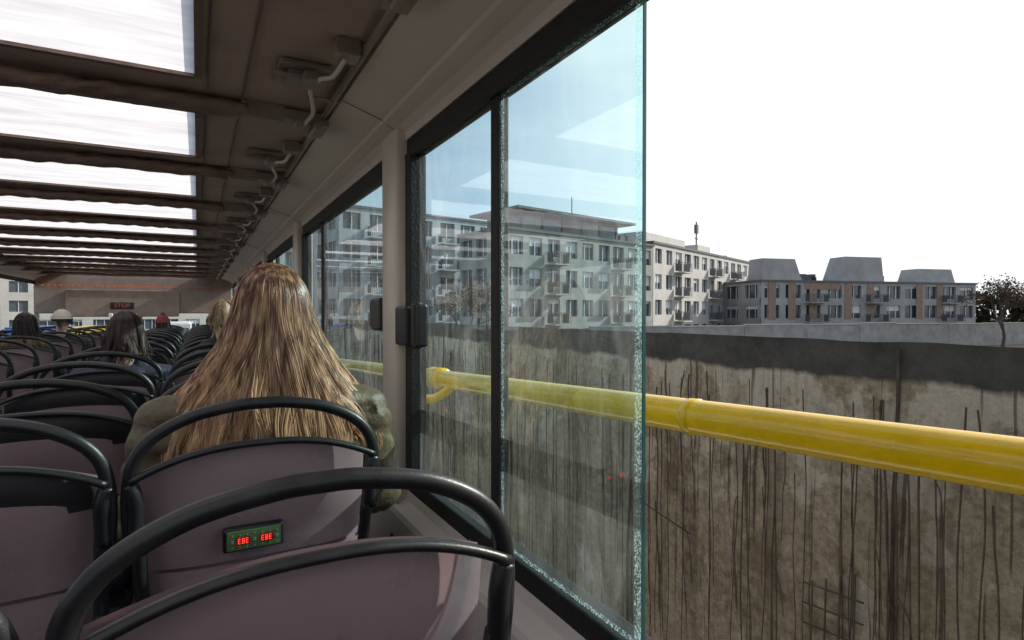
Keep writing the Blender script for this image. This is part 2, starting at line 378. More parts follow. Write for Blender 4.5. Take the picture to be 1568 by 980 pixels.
bm=bmesh.new(); ell(bm,(.545,1.80,-.74),(.005,.022,.035)); 
mk('wall_socket',bm,mBlack,bus,True)
bm=bmesh.new(); box(bm,.540,.5455,1.55,1.556,-1.0,-.66); box(bm,.540,.5455,3.6,3.606,-1.0,-.66); mk('panel_joint',bm,mRub,bus)
bm=bmesh.new(); box(bm,XL,.5,YB,YF,FL-.1,FL); mk('deck_floor',bm,mFloor,bus)
bm=bmesh.new()
box(bm,.655,.70,YB,YF+.3,-3.35,-.60); box(bm,XL-.1,XL-.05,YB,YF+.3,-3.35,-.60)
box(bm,XL-.05,.655,YF+.2,YF+.3,-3.35,-.62); box(bm,XL-.05,.655,YB-.05,YB,-3.35,-.75)
mk('outer_body',bm,mWhiteP,bus,False,.03)
bm=bmesh.new()
for x in (.50,XL+.12):
    for y in (-2,-.9,9.8): tube(bm,[(x-.13,y,GZ+.5),(x+.13,y,GZ+.5)],.5,28,1)
mk('wheels',bm,mRub,bus,True)
bm=bmesh.new()
box(bm,XL,.60,YF,YF+.06,.0,.72)
for x in (XL,-.955,.54): box(bm,x,x+.07,YF-.01,YF+.07,-.62,.0)
box(bm,XL,.60,YF-.25,YF+.1,-.75,-.55)
mk('front_header',bm,mMetal,bus,False,.02)
bm=bmesh.new(); box(bm,-2.0,-.3,YF-.10,YF-.004,-.06,.42); mk('front_header_cabinet',bm,mMetal,bus,False,.02)
bm=bmesh.new(); box(bm,XL,.60,YF-.10,YF+.1,FL,-.75); mk('front_bulkhead',bm,mWallp,bus,False,.02)
bm=bmesh.new(); quad(bm,[(XL,YF+.05,-.56),(.6,YF+.05,-.56),(.6,YF+.05,0),(XL,YF+.05,0)]); mk('windscreen',bm,mGlassC,bus)
bm=bmesh.new()
for i in range(34):
    x=-2.35+i*.085; box(bm,x,x+.05,YF-.14,YF-.11,.475,.50)
mk('orange_marker_strip',bm,mat('orange_strip',(.8,.18,.03),.4),bus)
bm=bmesh.new(); box(bm,-1.36,-1.0,YF-.13,YF-.102,.08,.20,0); mk('stop_sign_panel',bm,mBlack,bus,False,.01)
def text(s,size,loc,m,parent,name,rot=(math.pi/2,0,0)):
    c=D.curves.new(name,'FONT'); c.body=s; c.size=size; c.extrude=.001; c.align_x='CENTER'; c.align_y='CENTER'
    o=D.objects.new(name,c); COL.objects.link(o); c.materials.append(m); o.location=loc; o.rotation_euler=rot; o.parent=parent; return o
text('STOP',.10,(-1.18,YF-.134,.14),mat('red_letter',(.5,.1,.07),.5),bus,'stop_lettering')
bm=bmesh.new()
for x in (-1.38,-1.28,-1.12,-1.02): box(bm,x,x+.06,YF-.17,YF-.11,-.07,.0)
mk('header_buttons',bm,mWhiteP,bus,False,.008)

rail=empty('yellow_guard_rail')
def rz(y): return -.169-.0432*(y-.285)
bm=bmesh.new()
tube(bm,[(.80,y,rz(y)) for y in (-2,0,1,2,3,4.6)],.032,24,4)
for y,w in ((2.0,.05),(.755,.018),(2.07,.03)): tube(bm,[(.80,y,rz(y)),(.80,y+w,rz(y+w))],.0335 if w<.02 else .041,24,1)
mk('rail_tube',bm,mYel,rail,True)
bm=bmesh.new()
for y in (-.25,1.9,3.98): tube(bm,[(.66,y,rz(y)-.05),(.73,y,rz(y)-.06),(.80,y,rz(y)-.02)],.016,12,4)
mk('rail_brackets',bm,mYel,rail,True)

# ---------------------------------------------------------------- seats
def ztop(u): return -.283-.055*abs(u)**2.4
def seat_meshes():
    R={}
    bm=bmesh.new()
    arc=[(-.246,.012,-.47),(-.25,.006,-.40),(-.247,.0,-.335),(-.232,-.004,-.285),(-.195,-.006,-.245),(-.13,-.006,-.214),(-.05,-.006,-.199),(0,-.006,-.197)]
    arc=arc+[(-x,y,z) for x,y,z in arc[-2::-1]]
    tube(bm,arc,.0120,14,5,flat=1.1)
    tr=[(u*.247,-.010,ztop(u)) for u in [-1+.1*i for i in range(21)]]
    tube(bm,tr,.0080,10,2,flat=1.3)
    for s in (-1,1):
        tube(bm,[(s*.247,.002,-.345),(s*.238,.0,-.385),(s*.240,.008,-.46)],.0155,12,4)
        tube(bm,[(s*.236,.01,-.44),(s*.228,.05,-.62),(s*.21,.08,-.84)],.014,10,3)
    R['handle']=(bm,mBlack,True)
    def grid(bm,u0,u1,zf,zb,off,nu=24,nv=14,half=.236,mi=0):
        g=[]
        for i in range(nu+1):
            u=u0+(u1-u0)*i/nu; row=[]
            for j in range(nv+1):
                t=j/nv; zt=zf(u); z=zt+(zb-zt)*t
                hw=half-.03*max(0,(-z-.45))/.4
                y=.012+.10*max(0,(-.30-z))/.55*.9+.035*abs(u)**4 -.012*(1-u*u)*math.sin(min(1,t*1.3)*math.pi) + off
                row.append(bm.verts.new((u*hw,y,z)))
            g.append(row)
        for i in range(nu):
            for j in range(nv): bm.faces.new((g[i][j],g[i+1][j],g[i+1][j+1],g[i][j+1])).material_index=mi
    bm=bmesh.new(); grid(bm,-1,1,ztop,-.555,-.004); grid(bm,-1,1,lambda u:-.560,-.84,-.012)
    grid(bm,-1,1,ztop,-.84,.012)
    R['back_shell']=(bm,mShell,True)
    bm=bmesh.new(); grid(bm,-.95,.95,lambda u:ztop(u)-.035,-.80,.018); grid(bm,-.93,.93,lambda u:ztop(u)-.055,-.80,.06)
    grid(bm,-.95,.95,lambda u:ztop(u)-.035,-.33,.018)
    box(bm,-.215,.215,.08,.50,-.86,-.80)
    R['cushion']=(bm,mFab,True)
    bm=bmesh.new(); box(bm,-.2,.2,.1,.46,-.90,-.862); box(bm,-.03,.03,.2,.32,FL,-.90); box(bm,-.15,.15,.14,.40,FL,FL+.02)
    R['base']=(bm,mBlack,False)
    bm=bmesh.new(); 
    grid(bm,-.97,.97,lambda u:ztop(u)-.008,-.395,-.009)  # dark sheet standing for the shaded upper cushion of left-hand seats
    R['shaded_pad']=(bm,mPad,True)
    bm=bmesh.new(); box(bm,-.080,.045,.004,.030,-.522,-.470)
    R['guide_frame']=(bm,mBlack,False)
    bm=bmesh.new(); box(bm,-.072,.037,.0005,.006,-.516,-.476)
    R['guide_face']=(bm,mat('green_panel',(.10,.17,.065),.35),False)
    bm=bmesh.new()
    for x0 in (-.052,-.005): box(bm,x0,x0+.026,-.0015,.0003,-.504,-.489)
    R['guide_display']=(bm,mat('display_dark',(.25,.012,.012),.2),False)
    m=D.materials.new('red_led'); m.use_nodes=True; b=m.node_tree.nodes['Principled BSDF']; b.inputs['Emission Color'].default_value=(1,.05,.03,1); b.inputs['Emission Strength'].default_value=2.0; b.inputs['Base Color'].default_value=(.5,.02,.02,1)
    bm=bmesh.new()
    for x0 in (-.050,-.003):
        for d in range(3):
            x=x0+d*.0078; y0,y1=-.0028,-.0017; w=.0048; t=.0009
            for z in (-.502,-.497,-.492): box(bm,x,x+w,y0,y1,z,z+t)
            box(bm,x,x+t,y0-.0002,y1,-.502,-.4912)
            if d%2: box(bm,x+w-t,x+w,y0-.0002,y1,-.502,-.4912)
    R['guide_digits']=(bm,m,False)
    bm=bmesh.new()
    for x in (-.061,-.0165,.029): 
        tube(bm,[(x,-.002,-.497),(x,.002,-.497)],.0035,10,1)
    for x in (-.061,-.046,-.032,-.0165,-.001,.014,.029):
        tube(bm,[(x,-.002,-.484),(x,.002,-.484)],.0018,8,1); tube(bm,[(x,-.002,-.510),(x,.002,-.510)],.0016,8,1)
    R['guide_buttons']=(bm,mGrey,False)
    out={}
    for k,(b,m,s) in R.items():
        me=D.meshes.new('seat_'+k)
        if k in('handle','base','guide_frame'): bmesh.ops.recalc_face_normals(b,faces=b.faces)
        b.to_mesh(me); b.free(); me.materials.append(m)
        if s:
            for p in me.polygons: p.use_smooth=True
        out[k]=me
    return out
SM=seat_meshes()
def seat(x,y,pad):
    e=empty('bus_seat',(x,y,0))
    for k,me in SM.items():
        if k=='shaded_pad' and not pad: continue
        if k.startswith('guide') and y>3: continue
        o=D.objects.new(k,me); COL.objects.link(o); o.parent=e
        if k in('base','guide_frame'):
            b=o.modifiers.new('b','BEVEL'); b.width=.006; b.segments=2
for i in range(-2,16):
    y=.70+.68*i
    seat(.125,y,False); seat(-.405,y,True); seat(-1.30,y,False); seat(-1.83,y,True)

# ---------------------------------------------------------------- people
SEATZ=-.80
KEY=[(.90,.088,.108),(.78,.092,.112),(.70,.108,.118),(.63,.142,.122),(.57,.180,.128),(.50,.215,.135),(.42,.235,.14),(.30,.24,.14),(.1,.24,.14)]
def prof(z,sp):
    for a,b in zip(KEY,KEY[1:]):
        if z>=b[0]:
            t=(a[0]-z)/(a[0]-b[0]); t=min(max(t,0),1)
            ax=a[1]+(b[1]-a[1])*t; ay=a[2]+(b[2]-a[2])*t
            return .09+(ax-.09)*sp,ay
    return KEY[-1][1],KEY[-1][2]
HC=Vector((0,.0,.78))
def hair_pt(a,s,zend,amp,seed,sp,shr=1):
    if s<.35:
        al=.02+(math.pi/2)*(s/.35)
        return Vector((.089*shr*math.sin(al)*math.sin(a),-.111*shr*math.sin(al)*math.cos(a),.0))+Vector((0,0,.124*shr*math.cos(al)))+HC
    t=(s-.35)/.65; z=HC.z+(zend-HC.z)*t; ax,ay=prof(z,sp)
    w=amp*t
    o=Vector((noise.noise(Vector((a*3,z*6,seed)))*w, noise.noise(Vector((a*3,z*6,seed+9)))*w,0))
    return Vector((ax*shr*math.sin(a),-ay*shr*math.cos(a),z))+o
def add_hair(parent,m,zend,n,sp,amax,seed,thick=.0009,ragged=.08):
    rnd=random.Random(seed)
    bm=bmesh.new(); NA,NS=36,26; g=[]
    for i in range(NA+1):
        a=-amax+2*amax*i/NA; g.append([bm.verts.new(hair_pt(a,j/NS,zend+ragged*1.3,.004,seed,sp*.93,.94)) for j in range(NS+1)])
    for i in range(NA):
        for j in range(NS): bm.faces.new((g[i][j],g[i+1][j],g[i+1][j+1],g[i][j+1]))
    mk('hair_mass',bm,m,parent,True)
    cu=D.curves.new('hair_strands','CURVE'); cu.dimensions='3D'; cu.bevel_depth=thick; cu.bevel_resolution=0; cu.materials.append(m)
    nc=max(10,n//34)
    for c in range(nc):
        ca=rnd.uniform(-amax,amax); ce=zend+rnd.uniform(-ragged*.8,ragged*1.6)+(.05*abs(math.sin(ca))); cs=rnd.uniform(0,50); tw=rnd.uniform(-.4,.4); lift=rnd.uniform(.97,1.10)
        for k in range(n//nc):
            da=rnd.gauss(0,.10); s0=rnd.uniform(0,.16); end=ce+rnd.uniform(-.03,.03); lf=lift+rnd.uniform(-.015,.02); fly=rnd.random()<.05
            N=17; sp_=cu.splines.new('POLY'); sp_.points.add(N-1)
            for i in range(N):
                s=s0+(1-s0)*i/(N-1)
                conv=1-.75*max(0,(s-.4)/.6)
                p=hair_pt(ca+da*conv+tw*max(0,s-.4),s,end,.045,cs,sp,(1+(lf-1)*min(1,s*1.6)))
                if fly: p+=Vector((noise.noise(Vector((k,s*2,1+c)))*.03,noise.noise(Vector((k,s*2,7+c)))*.02,noise.noise(Vector((k,s*2,17+c)))*.012))*s
                sp_.points[i].co=(p.x,p.y,p.z,1); sp_.points[i].radius=1 if i<N-2 else .5
    o=D.objects.new('hair_strands',cu); COL.objects.link(o); o.parent=parent
def person(name,x,y,s,coat,trous,hairm,zend=.40,n=900,sp=.8,amax=2.0,turn=0,quilt=0,seed=1,cap=None,fur=None,wide=1,ragged=.04):
    e=empty(name,(x,y,SEATZ)); e.scale=(s,s,s)
    me=BODY.copy()
    for v in me.vertices:
        c=v.co; nr=v.normal; w=.012*noise.noise(c*9)+.006*noise.noise(c*22)
        if quilt: w+=quilt*(abs(math.sin((c.z+.015*noise.noise(c*5))*math.pi/.075))-.5)
        v.co=c+nr*w; v.co.x*=wide
    o=mkm('body',me,[coat,trous,mBlack],e,True)
    for p in me.polygons:
        c=p.center
        p.material_index=2 if c.z<-.33 else (1 if (c.z<.19 and c.y>.16 and not (c.z>.15 and abs(c.x)<.16 and c.y>.2)) or c.z<.05 else 0)
    hd=D.objects.new('head',HEAD); COL.objects.link(hd); hd.parent=e; hd.location=(0,.0,.775); hd.rotation_euler=(math.radians(-3),0,math.radians(turn))
    bm=bmesh.new(); bi=bmesh.new()
    for q in (-1,1): ell(bm,(q*.031,.076,.004),(.0125,.0125,.010),10); ell(bi,(q*.031,.0865,.004),(.0055,.003,.0055),10)
    mk('eyes',bm,mEye,hd,True); mk('irises',bi,mIris,hd,True)
    bm=bmesh.new(); ell(bm,(0,.098,-.052),(.022,.005,.006),10); mk('lips',bm,mDark,hd,True)
    for q in (-1,1):
        h=D.objects.new('hand',HAND); COL.objects.link(h); h.parent=e; h.location=(q*.095,.28,.195); h.rotation_euler=(math.radians(-8),0,math.radians(q*28)); h.scale=(q,1,1)
    he=D.objects.new('hair',None); COL.objects.link(he); he.parent=e
    if hairm: add_hair(he,hairm,zend,n,sp,amax,seed,ragged=ragged)
    if cap:
        bm=bmesh.new(); M=Matrix.Translation((0,-.005,.80))@Matrix.Diagonal((.094,.114,.112,1))
        bmesh.ops.create_uvsphere(bm,u_segments=24,v_segments=14,radius=1,matrix=M)
        bmesh.ops.delete(bm,geom=[v for v in bm.verts if v.co.z<.80],context='VERTS')
        tube(bm,[(.094*math.cos(t),-.005+.114*math.sin(t),.80) for t in [i*math.pi/12 for i in range(25)]],.006,8,1)
        if cap[1]:
            pts=[(.08*math.cos(t),.085+.085*math.sin(t),.802-.01*math.sin(t)) for t in [i*math.pi/12 for i in range(13)]]
            bm.faces.new([bm.verts.new(p) for p in pts])
        else: ell(bm,(0,-.01,.925),(.028,.028,.028))
        mk('cap',bm,cap[0],e,True)
    if fur:
        rnd=random.Random(3); cu=D.curves.new('fur_collar','CURVE'); cu.dimensions='3D'; cu.bevel_depth=.0016; cu.bevel_resolution=0; cu.materials.append(fur)
        for i in range(900):
            a=rnd.uniform(0,2*math.pi); b=rnd.uniform(0,2*math.pi); c=Vector((.13*math.sin(a),-.02-.12*math.cos(a),.62+.02*math.cos(a)))
            dr=Vector((math.sin(a)*math.cos(b),-math.cos(a)*math.cos(b),math.sin(b))); L=rnd.uniform(.03,.06)
            q=cu.splines.new('POLY'); q.points.add(2)
            for j in range(3):
                p=c+dr*L*j/2+Vector((0,0,-.006*j*j)); q.points[j].co=(p.x,p.y,p.z,1)
        o=D.objects.new('fur_collar',cu); COL.objects.link(o); o.parent=e
    return e
hBl=hair_mat('blonde_ombre_hair',(.13,.05,.024),(.80,.52,.31),.42,.93)
hBl2=hair_mat('blonde_hair',(.3,.2,.1),(.6,.45,.28),.5,.9)
hDk=hair_mat('dark_hair',(.012,.008,.007),(.04,.02,.014),.4,.9)
hBr=hair_mat('brown_hair',(.03,.014,.010),(.09,.04,.025),.4,.9)
mOlive=mat('olive_jacket',(.125,.098,.055),.5,var=.25,scale=7,bump=.6,bscale=22)
mNavy=mat('navy_jacket',(.02,.025,.05),.6,var=.3,bump=.5,bscale=22)
mBlk=mat('black_coat',(.02,.02,.022),.7,bump=.4,bscale=22)
mCream=mat('cream_coat',(.7,.66,.58),.7,bump=.4,bscale=22)
mJean=mat('denim',(.04,.06,.12),.8,bump=.4,bscale=120)
mCap=mat('beige_cap',(.62,.55,.47),.8,bump=.3)
mPink=mat('wine_hat',(.25,.05,.06),.9,bump=.5)
mFur=mat('tan_fur',(.40,.28,.17),.8)
person('seated_woman',.172,1.62,1.03,mOlive,mJean,hBl,zend=.43,n=7500,sp=1.16,amax=2.1,quilt=.014,seed=5,wide=1.10,ragged=.07)
person('seated_passenger',-.33,3.62,.90,mNavy,mBlk,hBr,zend=.60,n=1100,sp=.5,amax=2.1,seed=11,quilt=.008)
person('seated_passenger',.155,4.30,.99,mBlk,mJean,hBl2,zend=.68,n=700,sp=.4,amax=2.1,seed=12)
person('seated_passenger',-1.30,6.34,.9,mBlk,mJean,hDk,zend=.56,n=700,sp=.7,amax=2.1,seed=13,fur=mFur)
person('seated_man',-1.27,7.70,.93,mBlk,mBlk,hDk,zend=.70,n=400,sp=.3,amax=1.7,seed=14,cap=(mCap,True))
person('seated_passenger',-.38,8.38,.86,mBlk,mJean,hDk,zend=.66,n=400,sp=.4,amax=1.9,seed=15,cap=(mPink,False))
person('seated_child',-1.38,5.66,.68,mCream,mJean,hBl2,zend=.58,n=600,sp=.6,amax=2.1,seed=16)

# ---------------------------------------------------------------- outdoors
bm=bmesh.new(); quad(bm,[(-900,-900,GZ-.02),(900,-900,GZ-.02),(900,900,GZ-.02),(-900,900,GZ-.02)]); mk('ground',bm,mGround)
bm=bmesh.new(); quad(bm,[(-9,-200,GZ-.012),(2.3,-200,GZ-.012),(2.3,300,GZ-.012),(-9,300,GZ-.012)]); mk('road',bm,mAsph)
bm=bmesh.new()
for i in range(-20,40): box(bm,-3.1,-2.95,i*7.0,i*7.0+3,GZ-.010,GZ-.006)
mk('lane_markings',bm,mPaint)
bm=bmesh.new(); box(bm,2.3,3.5,-200,300,GZ-.02,GZ+.12); box(bm,-30,-9,-200,100,GZ-.02,GZ+.12); mk('pavement',bm,mPave,None,False,.02)
bm=bmesh.new(); quad(bm,[(5.2,-60,GZ-.006),(60,-60,GZ-.006),(60,42,GZ-.006),(5.2,42,GZ-.006)]); mk('yard_asphalt',bm,mAsph)
WT=-.165
bm=bmesh.new(); N=300; M_=36; g=[]
Y0,Y1=-6,60
def wy(i): 
    t=i/N; return Y0+(Y1-Y0)*t**1.6
for i in range(N+1):
    y=wy(i); row=[]
    for j in range(M_+1):
        z=GZ+.1+(WT-GZ-.1)*j/M_
        if j==M_: z+=.012*noise.noise(Vector((y*2.7,0,5)))
        x=3.5+.05*noise.noise(Vector((0,y*.9,z*.9)))+.02*noise.noise(Vector((3,y*4,z*4)))
        row.append(bm.verts.new((x,y,z)))
    row.append(bm.verts.new((3.62,y,row[-1].co.z-.01))); row.append(bm.verts.new((3.62,y,GZ))); g.append(row)
for i in range(N):
    for j in range(len(g[0])-1): bm.faces.new((g[i][j],g[i][j+1],g[i+1][j+1],g[i+1][j]))
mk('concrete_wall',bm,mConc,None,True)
bm=bmesh.new()
for k in range(14):
    y=1.82+2.3*k
    tube(bm,[(3.484+.05*noise.noise(Vector((0,y*.9,z*.9))),y+.008*noise.noise(Vector((k,z*6,1))),z) for z in [GZ+.15+(WT-GZ-.19)*i/20 for i in range(21)]],.010,6,1)
mk('wall_joints',bm,mRust,None,True)
bm=bmesh.new(); rnd=random.Random(4)
for i in range(210):
    y=1.1+13*rnd.random()**1.2
    zt=-.42-rnd.random()*(1.1 if rnd.random()<.25 else .35)
    L=rnd.uniform(.8,3.0); n=9; sx=rnd.uniform(0,99); pts=[]
    for j in range(n):
        t=j/(n-1); yy=y+.05*noise.noise(Vector((sx,t*1.6,0)))+.008*noise.noise(Vector((sx,t*19,3)))
        pts.append((3.435+.02*noise.noise(Vector((sx,t*5,7))),yy,max(zt-L*t,GZ+.15)))
    tube(bm,pts,rnd.uniform(.003,.007),5,2,r2=.003)
    if rnd.random()<.12:
        k=rnd.randrange(2,6); p=pts[k]; dy=rnd.choice((-1,1))*rnd.uniform(.04,.12)
        tube(bm,[p,(p[0],p[1]+dy*.6,p[2]-.12),(p[0],p[1]+dy,p[2]-rnd.uniform(.3,.7))],.004,5,3,r2=.002)
mk('dry_vine_stems',bm,mRust,None,True)
bm=bmesh.new()
for i in range(4): tube(bm,[(3.42,2.0+i*.09,-1.55-.05*i),(3.41,2.01+i*.09,-2.3)],.006,6,1)
for i in range(4): tube(bm,[(3.42,1.95,-1.7-i*.13),(3.42,2.33,-1.73-i*.13)],.006,6,1)
tube(bm,[(3.42,3.3,-1.75),(3.42,3.9,-1.65)],.006,6,1); tube(bm,[(3.42,3.7,-1.6),(3.42,3.65,-2.2)],.006,6,1)
mk('rusty_rebar',bm,mRust,None,True)
# grey parapet wall in front of the far buildings
hx0,hy0,hx1,hy1=30.0,40.6,100.0,28.4
L=math.hypot(hx1-hx0,hy1-hy0); e=empty('boundary_wall',(hx0,hy0,GZ)); e.rotation_euler=(0,0,math.atan2(hy1-hy0,hx1-hx0))
bm=bmesh.new(); bq=bmesh.new(); rnd=random.Random(77); u=0
while u<L:
    w_=rnd.uniform(5,9); h=2.55+rnd.uniform(-.12,.12)
    box(bm,u,u+w_-.03,rnd.uniform(-.02,.02),.2,0,h); box(bq,u-.02,u+w_-.01,-.06,.26,h+.002,h+.09); u+=w_
mk('wall_panels',bm,mat('weathered_render',(.36,.345,.32),.8,var=.3,scale=.8,bump=.3),e); mk('coping',bq,mat('coping_stone',(.55,.54,.51),.8),e)

# buildings
mWin=mat('building_glass',(.06,.085,.11),.08,var=.4,scale=.4,spec=.8)
def building(name,p0,p1,depth,z1,floors,bays,wall,acc,balc=(),pier=.34,span=.42,seed=1,tint=None):
    dx,dy=p1[0]-p0[0],p1[1]-p0[1]; L=math.hypot(dx,dy); e=empty(name,(p0[0],p0[1],GZ)); e.rotation_euler=(0,0,math.atan2(dy,dx))
    H=z1-GZ; fh=H/floors; rnd=random.Random(seed)
    bm=bmesh.new(); box(bm,.28,L-.28,.28,depth-.28,0,H-.2); mk('window_glazing',bm,mWin,e)
    bm=bmesh.new(); bf=bmesh.new()
    bw=L/bays
    def side(fn,L,bays):
        bw=L/bays
        for f in range(floors+1):
            z0=f*fh-(fh*span*.4 if f else 0); z1_=min(H,f*fh+fh*span*.6)
            fn(bm,0,L,z0,z1_,0,.30)
        for b in range(bays+1):
            w=bw*pier*rnd.uniform(.8,1.25); c=b*bw
            fn(bm,max(0,c-w/2),min(L,c+w/2),0,H-.01,.004,.30)
        for b in range(bays):
            c=(b+.5)*bw
            for q in ((-.0,) if rnd.random()<.5 else (-.16,.16)):
                fn(bf,c+q*bw-.04,c+q*bw+.04,0,H-.1,.16,.24)
            for f in range(floors):
                if rnd.random()<.3: fn(bf,b*bw+.2,(b+1)*bw-.2,(f+1)*fh-fh*span*.4-rnd.uniform(.2,1.1),(f+1)*fh-fh*span*.4+.02,.245,.27)
    side(lambda b,u0,u1,z0,z1,d0,d1:box(b,u0,u1,d0,d1,z0,z1),L,bays)
    sb=max(2,int(depth/bw))
    side(lambda b,u0,u1,z0,z1,d0,d1:box(b,d0+.002,d1,u0+.003,u1-.003,z0+.002,z1-.002),depth,sb)
    side(lambda b,u0,u1,z0,z1,d0,d1:box(b,L-d1,L-d0-.002,u0+.003,u1-.003,z0+.002,z1-.002),depth,sb)
    box(bm,0,L,depth-.27,depth,0,H)
    mk('walls',bm,wall,e); mk('window_frames',bf,mWhiteP,e)
    bm=bmesh.new(); box(bm,-.15,L+.15,-.15,depth+.15,H,H+.25)
    for i in range(5):
        u=rnd.uniform(.1,.9)*L; box(bm,u,u+rnd.uniform(.6,1.6),depth*.3,depth*.3+1,H+.25,H+.25+rnd.uniform(.4,1.1))
    mk('roof',bm,acc,e)
    if balc:
        bm=bmesh.new(); bg=bmesh.new()
        for b in balc:
            for f in range(1,floors):
                u0=b*bw+.15; u1=(b+1)*bw-.15; z=f*fh
                box(bm,u0,u1,-1.2,-.003,z-.12,z)
                box(bg,u0,u1,-1.2,-1.16,z+1.0,z+1.06)
                n=int((u1-u0)/.22)
                for k in range(n+1): box(bg,u0+(u1-u0-.04)*k/n,u0+(u1-u0-.04)*k/n+.04,-1.19,-1.165,z,z+1.0)
                for u in (u0,u1-.04): box(bg,u,u+.04,-1.16,-.003,z+1.0,z+1.06); box(bg,u+.01,u+.03,-.9,-.1,z+.1,z+.95)
        mk('balcony_slabs',bm,wall,e); mk('balcony_railings',bg,acc,e)
    return e,L,H
wA=mat('grey_render',(.54,.55,.58),.8,var=.12,scale=.5); wB=mat('tan_panel',(.40,.385,.36),.8,var=.25,scale=.7)
wC=mat('pale_render',(.54,.52,.49),.8,var=.15,scale=.4); wD=mat('slate_cladding',(.38,.375,.37),.7,var=.2,scale=.5); aD=mat('anthracite_trim',(.12,.125,.13),.5)
wBr=mat('brick_red_cladding',(.33,.22,.17),.8,var=.25,scale=2)
building('apartment_block',(11.9,56.2),(30.6,59.6),16,10.3,5,7,wA,aD,balc=(1,4,6),seed=3)
e,L,H=building('corner_apartment_building',(23.1,43.2),(43.1,47.1),7,7.2,4,9,wB,aD,balc=(2,6),seed=5,pier=.28)
bm=bmesh.new(); box(bm,2.5,15.5,1.0,6,H+.25,H+1.9); mk('penthouse_glazing',bm,mWin,e)
bm=bmesh.new(); box(bm,1.0,17,-.4,6.8,H+1.9,H+2.12)
for u in (2.4,5,7.6,10.2,12.8,15.4): box(bm,u,u+.22,.9,1.2,H+.25,H+1.9)
box(bm,7.6,10.2,.92,1.1,H+.25,H+1.9); tube(bm,[(11,3,H+2.1),(11,3,H+4.6)],.05,6,1)
mk('penthouse_roof',bm,aD,e)
e,L,H=building('apartment_wing',(43.8,47.8),(81.3,62.7),11,7.7,4,15,wC,aD,balc=(2,6,9,12),seed=6)
bm=bmesh.new(); box(bm,.5,12,1.5,8,H+.25,H+1.5); box(bm,17.5,22,2,7,H+.25,H+1.6)
mk('rooftop_plant',bm,wC,e)
bm=bmesh.new(); tube(bm,[(19.5,3,H+1.6),(19.5,3,H+5)],.10,6,1); box(bm,19.2,19.8,2.8,3.2,H+3.4,H+4.6); box(bm,19.0,20.0,2.95,3.05,H+2.6,H+2.75)
mk('mobile_mast',bm,aD,e)
e,L,H=building('townhouse_row',(62,48.2),(95.1,39.2),12,4.0,3,11,wD,aD,balc=(2,5,9),seed=9,pier=.3,span=.35)
bm=bmesh.new()
for u0,u1,h,l_,r_ in ((.5,6.2,3.0,.1,.8),(12,19,3.5,1.1,.1),(24.5,31,2.1,.5,.3)):
    v=[bm.verts.new(p) for p in ((u0,.3,H+.25),(u1,.3,H+.25),(u1,3.4,H+.25),(u0,3.4,H+.25),(u0+l_,.6,H+h),(u1-r_,.6,H+h),(u1-r_,3.2,H+h),(u0+l_,3.2,H+h))]
    for f in ((0,3,2,1),(4,5,6,7),(0,1,5,4),(1,2,6,5),(2,3,7,6),(3,0,4,7)): bm.faces.new([v[i] for i in f])
mk('slanted_attics',bm,wD,e)
bm=bmesh.new()
for u in (1,3.9,7.1,12.5,16,24,27.5): box(bm,u,u+1.1,-.06,-.004,3,H+.1)
box(bm,6.4,11.8,-.05,-.004,H-.9,H+.24)
mk('brick_strips',bm,wBr,e)

def tree(name,x,y,h,seed,twig=.02,leaf=0,dep=5):
    rnd=random.Random(seed); e=empty(name,(x,y,GZ)); bm=bmesh.new(); bl=bmesh.new()
    def br(p,d,L,r,n):
        q=p+d*L*.5+Vector((rnd.gauss(0,.04),rnd.gauss(0,.04),0))*L; e_=p+d*L
        tube(bm,[p,q,e_],r,5 if n<3 else 8,1,r2=r*.65)
        if n==0:
            for i in range(leaf):
                c=e_+Vector((rnd.gauss(0,.3),rnd.gauss(0,.3),rnd.gauss(0,.3))); a=Vector((rnd.gauss(0,1),rnd.gauss(0,1),rnd.gauss(0,1))).normalized(); b=a.orthogonal(); w=a.cross(b); s=.07
                bl.faces.new([bl.verts.new(c+b*s),bl.verts.new(c+w*s),bl.verts.new(c-b*s),bl.verts.new(c-w*s)])
            return
        for i in range(rnd.choice((3,3,4))):
            nd=(d+Vector((rnd.gauss(0,.5),rnd.gauss(0,.5),rnd.gauss(.12,.3)))).normalized()
            br(p+d*L*rnd.uniform(.65,1),nd,L*rnd.uniform(.62,.82),r*.6,n-1)
    br(Vector((0,0,0)),Vector((0,0,1)),h*.28,h*.018,dep)
    mk('branches',bm,mBark,e)
    if leaf: mk('leaves',bl,mat(name+'_leaf',(.13,.07,.03),.7,var=.4),e)
tree('bare_tree',71,27,9.6,2,leaf=2); tree('bare_tree',76,24.5,9.5,12,leaf=2)
tree('bare_tree',18.5,41,8,5,leaf=3)
bm=bmesh.new(); tube(bm,[(0,0,0),(0,0,4),(0,0,5.6),(.5,.1,6.1),(1.6,.3,6.2)],.07,8,4,r2=.04); box(bm,1.4,2.1,.2,.45,6.1,6.2)
mk('street_lamp',bm,aD,None,True,0,(17.9,36.4,GZ))
bm=bmesh.new(); rnd=random.Random(21)
for i in range(9000):
    u=rnd.random(); x=95+110*u+rnd.uniform(-3,3); y=60-75*u+rnd.uniform(-3,3); top=3.2+1.6*noise.noise(Vector((u*30,0,0)))
    z=GZ+(top-GZ)*rnd.random()**.6; c=Vector((x,y,z)); s=.45
    a=Vector((rnd.gauss(0,1),rnd.gauss(0,1),rnd.gauss(0,1))).normalized(); b=a.orthogonal().normalized(); w=a.cross(b)
    bm.faces.new([bm.verts.new(c+b*s),bm.verts.new(c+w*s),bm.verts.new(c-b*s),bm.verts.new(c-w*s)])
mk('distant_trees',bm,mLeaf)
